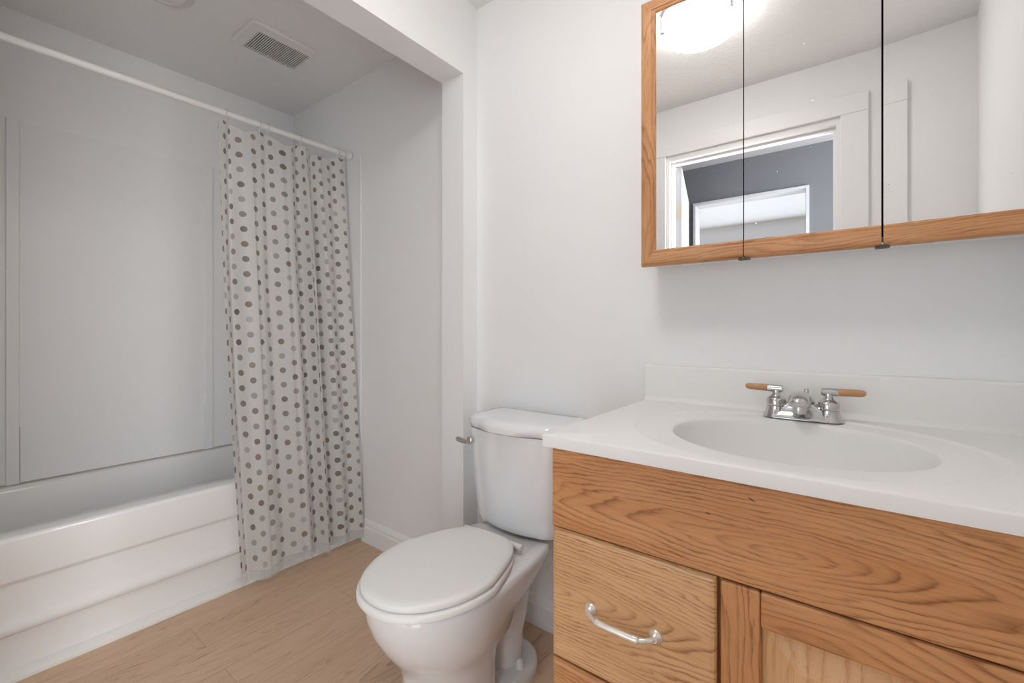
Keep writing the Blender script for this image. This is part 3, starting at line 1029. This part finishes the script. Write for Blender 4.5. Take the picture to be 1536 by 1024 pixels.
tube(bm, path, [kv(i / (n - 1), 1) for i in range(n)], 28, True, [kv(i / (n - 1), 2) for i in range(n)])
link('spout', bm, M['chrome'], fau, True, 60)
bm = bmesh.new()
lathe(bm, [(0.0135, 0.0), (0.0140, 0.016), (0.0125, 0.020)], 24, Matrix.Translation((FX, FY - 0.056, FZ + 0.020)))
link('aerator', bm, M['brushed'], fau, True)
bm = bmesh.new()
lathe(bm, [(0.0025, 0.010), (0.0025, 0.056), (0.0052, 0.058), (0.0052, 0.066), (0.003, 0.069)], 14, Matrix.Translation((FX + 0.008, FY + 0.020, FZ)))
link('lift_rod', bm, M['chrome'], fau, True)
for s in (-1, 1):
    hx = FX + s * 0.0515
    bm = bmesh.new()
    lathe(bm, [(0.0275, 0.003), (0.0245, 0.010), (0.0218, 0.018), (0.0210, 0.0255), (0.0190, 0.026), (0.0190, 0.0280), (0.0208, 0.0285), (0.0208, 0.041), (0.0185, 0.0445), (0.0120, 0.0485), (0.0088, 0.054), (0.0085, 0.063)],
          32, Matrix.Translation((hx, FY, FZ)))
    hub = link('handle', bm, M['chrome'], fau, True, 40)
    bm = bmesh.new()
    tube(bm, [(hx - s * 0.0135, FY, FZ + 0.066), (hx - s * 0.012, FY, FZ + 0.066), (hx + s * 0.018, FY, FZ + 0.0665)], [0.0075, 0.0088, 0.0088], 20)
    link('lever_socket', bm, M['chrome'], hub, True, 40)
    bm = bmesh.new()
    tube(bm, [(hx + s * 0.018, FY, FZ + 0.0665), (hx + s * 0.022, FY, FZ + 0.0667), (hx + s * 0.056, FY, FZ + 0.0675), (hx + s * 0.063, FY, FZ + 0.0677), (hx + s * 0.067, FY, FZ + 0.0678)], [0.0082, 0.0086, 0.0078, 0.0068, 0.0035], 20)
    o = link('lever_grip', bm, M['wood_grip'], hub, True, 40)
    o['label'] = 'light brown wooden grip'

# ------------------------------------------------------------------ toilet
TX = -0.871
toi = thing('toilet', (TX, 1.0, 0), 'white two piece toilet with closed lid between tub and vanity', 'toilet')


def egg(a, yf, yb, yc, z, nf=2.0, nb=2.6, ab=None, n=72, cx=TX):
    """outline: half width a at y=yc, front tip yf, back yb; superellipse exponents; ab = back half width"""
    pts = []
    for k in range(n):
        t = 2 * PI * k / n
        c, s = math.cos(t), math.sin(t)
        if s < 0:
            x = a * abs(c) ** (2 / nf) * (1 if c >= 0 else -1)
            y = yc - (yc - yf) * abs(s) ** (2 / nf)
        else:
            x = a * abs(c) ** (2 / nb) * (1 if c >= 0 else -1)
            y = yc + (yb - yc) * abs(s) ** (2 / nb)
            if ab:
                w = (y - yc) / (yb - yc)
                x *= (1 - w) + w * ab / a
        pts.append(Vector((cx + x, y, z)))
    return pts


bm = bmesh.new()
loft(bm, [egg(0.112, 0.716, 0.985, 0.86, 0.0), egg(0.114, 0.714, 0.985, 0.86, 0.008), egg(0.109, 0.722, 0.985, 0.86, 0.05), egg(0.106, 0.726, 0.985, 0.86, 0.12), egg(0.109, 0.723, 0.99, 0.86, 0.175), egg(0.116, 0.714, 1.01, 0.855, 0.205),
          egg(0.136, 0.690, 1.05, 0.85, 0.235), egg(0.155, 0.662, 1.11, 0.845, 0.275, 2, 3, 0.10), egg(0.167, 0.640, 1.16, 0.84, 0.315, 2, 4, 0.13), egg(0.173, 0.628, 1.185, 0.84, 0.350, 2, 5, 0.140),
          egg(0.175, 0.624, 1.195, 0.84, 0.380, 2, 6, 0.145), egg(0.173, 0.626, 1.193, 0.84, 0.392, 2, 6, 0.143), egg(0.165, 0.634, 1.187, 0.84, 0.398, 2, 6, 0.138)])
bowl = link('bowl', bm, M['porcelain'], toi, True, 60)
# trapway behind the pedestal and the rear foot
bm = bmesh.new()
tube(bm, spline([(TX, 0.93, 0.10), (TX, 0.97, 0.19), (TX, 1.02, 0.27), (TX, 1.08, 0.325), (TX, 1.13, 0.28), (TX, 1.12, 0.19), (TX, 1.09, 0.10), (TX, 1.08, 0.0)], 6),
     [0.062] * 12 + [0.064] * 12 + [0.062] * 12 + [0.066] * 6 + [0.07], 24)
link('trapway', bm, M['porcelain'], toi, True, 60)
bm = bmesh.new()
loft(bm, [egg(0.108, 0.80, 1.20, 1.07, z, 2.2, 2.3) for z in (0.0, 0.018)] + [egg(0.104, 0.81, 1.196, 1.07, 0.032, 2.2, 2.3), egg(0.090, 0.83, 1.18, 1.07, 0.042, 2.2, 2.3)])
link('foot', bm, M['porcelain'], toi, True, 60)
for s in (-1, 1):
    bm = bmesh.new()
    lathe(bm, [(0.014, 0.034), (0.0135, 0.052), (0.010, 0.062), (0.005, 0.066), (0.0, 0.067)], 18, Matrix.Translation((TX + s * 0.078, 1.075, 0)))
    link('bolt_cap', bm, M['porcelain'], toi, True, 60)
# seat and lid
bm = bmesh.new()
loft(bm, [egg(0.172, 0.612, 1.045, 0.835, 0.400, 2.1, 3.2, 0.115), egg(0.179, 0.605, 1.05, 0.835, 0.405, 2.1, 3.2, 0.12), egg(0.179, 0.605, 1.05, 0.835, 0.414, 2.1, 3.2, 0.12), egg(0.174, 0.610, 1.045, 0.835, 0.4185, 2.1, 3.2, 0.115)])
link('seat', bm, M['seat'], toi, True, 50)
bm = bmesh.new()
loft(bm, [egg(0.166, 0.620, 1.035, 0.84, 0.420, 2.1, 4.2, 0.110), egg(0.171, 0.614, 1.040, 0.84, 0.423, 2.1, 4.2, 0.115), egg(0.172, 0.613, 1.040, 0.84, 0.431, 2.1, 4.2, 0.115), egg(0.167, 0.618, 1.037, 0.84, 0.4365, 2.1, 4.2, 0.110),
          egg(0.150, 0.638, 1.02, 0.84, 0.439, 2.1, 4.2, 0.098), egg(0.06, 0.76, 0.93, 0.84, 0.440, 2.1, 3.0, 0.05)])
link('lid', bm, M['seat'], toi, True, 50)
for s in (-1, 1):
    bm = bmesh.new()
    tube(bm, [(TX + s * 0.055, 1.040, 0.420), (TX + s * 0.112, 1.040, 0.420)], 0.0085, 16)
    lathe(bm, [(0.016, 0.396), (0.016, 0.404), (0.011, 0.412)], 18, Matrix.Translation((TX + s * 0.085, 1.052, 0)))
    link('hinge', bm, M['seat'], toi, True, 50)


# tank and its lid: outlines with a bowed front
def tank_ring(hw, yf, yb, z, bow=0.02, r=0.06, n=10):
    pts = []
    # front edge from left to right, bowed towards the room; rounded front corners; square back
    m = 14
    for k in range(n + 1):                     # front left corner
        a = R(180 + 90 * k / n)
        pts.append((-hw + r + r * math.cos(a), yf + bow + r + r * math.sin(a)))
    for k in range(1, m):
        u = -1 + 2 * k / m
        pts.append(((hw - r) * u, yf + bow * abs(u) ** 2.2))
    for k in range(n + 1):
        a = R(270 + 90 * k / n)
        pts.append((hw - r + r * math.cos(a), yf + bow + r + r * math.sin(a)))
    rb = 0.02
    for k in range(5):
        a = R(0 + 90 * k / 4)
        pts.append((hw - rb + rb * math.cos(a), yb - rb + rb * math.sin(a)))
    for k in range(5):
        a = R(90 + 90 * k / 4)
        pts.append((-hw + rb + rb * math.cos(a), yb - rb + rb * math.sin(a)))
    return [Vector((TX + x, y, z)) for x, y in pts]


bm = bmesh.new()
loft(bm, [tank_ring(0.130, 1.150, 1.285, 0.4015, 0.012), tank_ring(0.150, 1.125, 1.295, 0.404, 0.014), tank_ring(0.160, 1.112, 1.30, 0.414, 0.016), tank_ring(0.165, 1.107, 1.303, 0.432, 0.018),
          tank_ring(0.172, 1.097, 1.305, 0.53, 0.02), tank_ring(0.180, 1.086, 1.307, 0.65, 0.022), tank_ring(0.184, 1.081, 1.308, 0.722, 0.023)])
link('tank', bm, M['porcelain'], toi, True, 50)
bm = bmesh.new()
loft(bm, [tank_ring(0.186, 1.078, 1.310, 0.7225, 0.03, 0.08), tank_ring(0.193, 1.068, 1.314, 0.728, 0.032, 0.085), tank_ring(0.195, 1.066, 1.315, 0.742, 0.032, 0.085), tank_ring(0.192, 1.070, 1.313, 0.754, 0.032, 0.085),
          tank_ring(0.182, 1.082, 1.306, 0.7605, 0.032, 0.08), tank_ring(0.15, 1.115, 1.28, 0.7625, 0.03, 0.06)])
link('tank_lid', bm, M['porcelain'], toi, True, 50)
bm = bmesh.new()
lp = Vector((TX - 0.140, 1.094, 0.682))
lathe(bm, [(0.013, -0.004), (0.013, 0.003), (0.010, 0.007), (0.0055, 0.008), (0.0055, 0.016)], 20, Matrix.Translation(lp) @ Matrix.Rotation(R(90), 4, 'X'))
tube(bm, spline([lp + Vector((0.006, -0.016, -0.001)), lp + Vector((-0.010, -0.018, 0.0)), lp + Vector((-0.028, -0.018, 0.002)), lp + Vector((-0.046, -0.016, 0.004))], 5), [0.0075] * 6 + [0.0088] * 8 + [0.0075, 0.004], 16)
o = link('flush_lever', bm, M['brushed'], toi, True, 50)
o['label'] = 'metal flush lever'
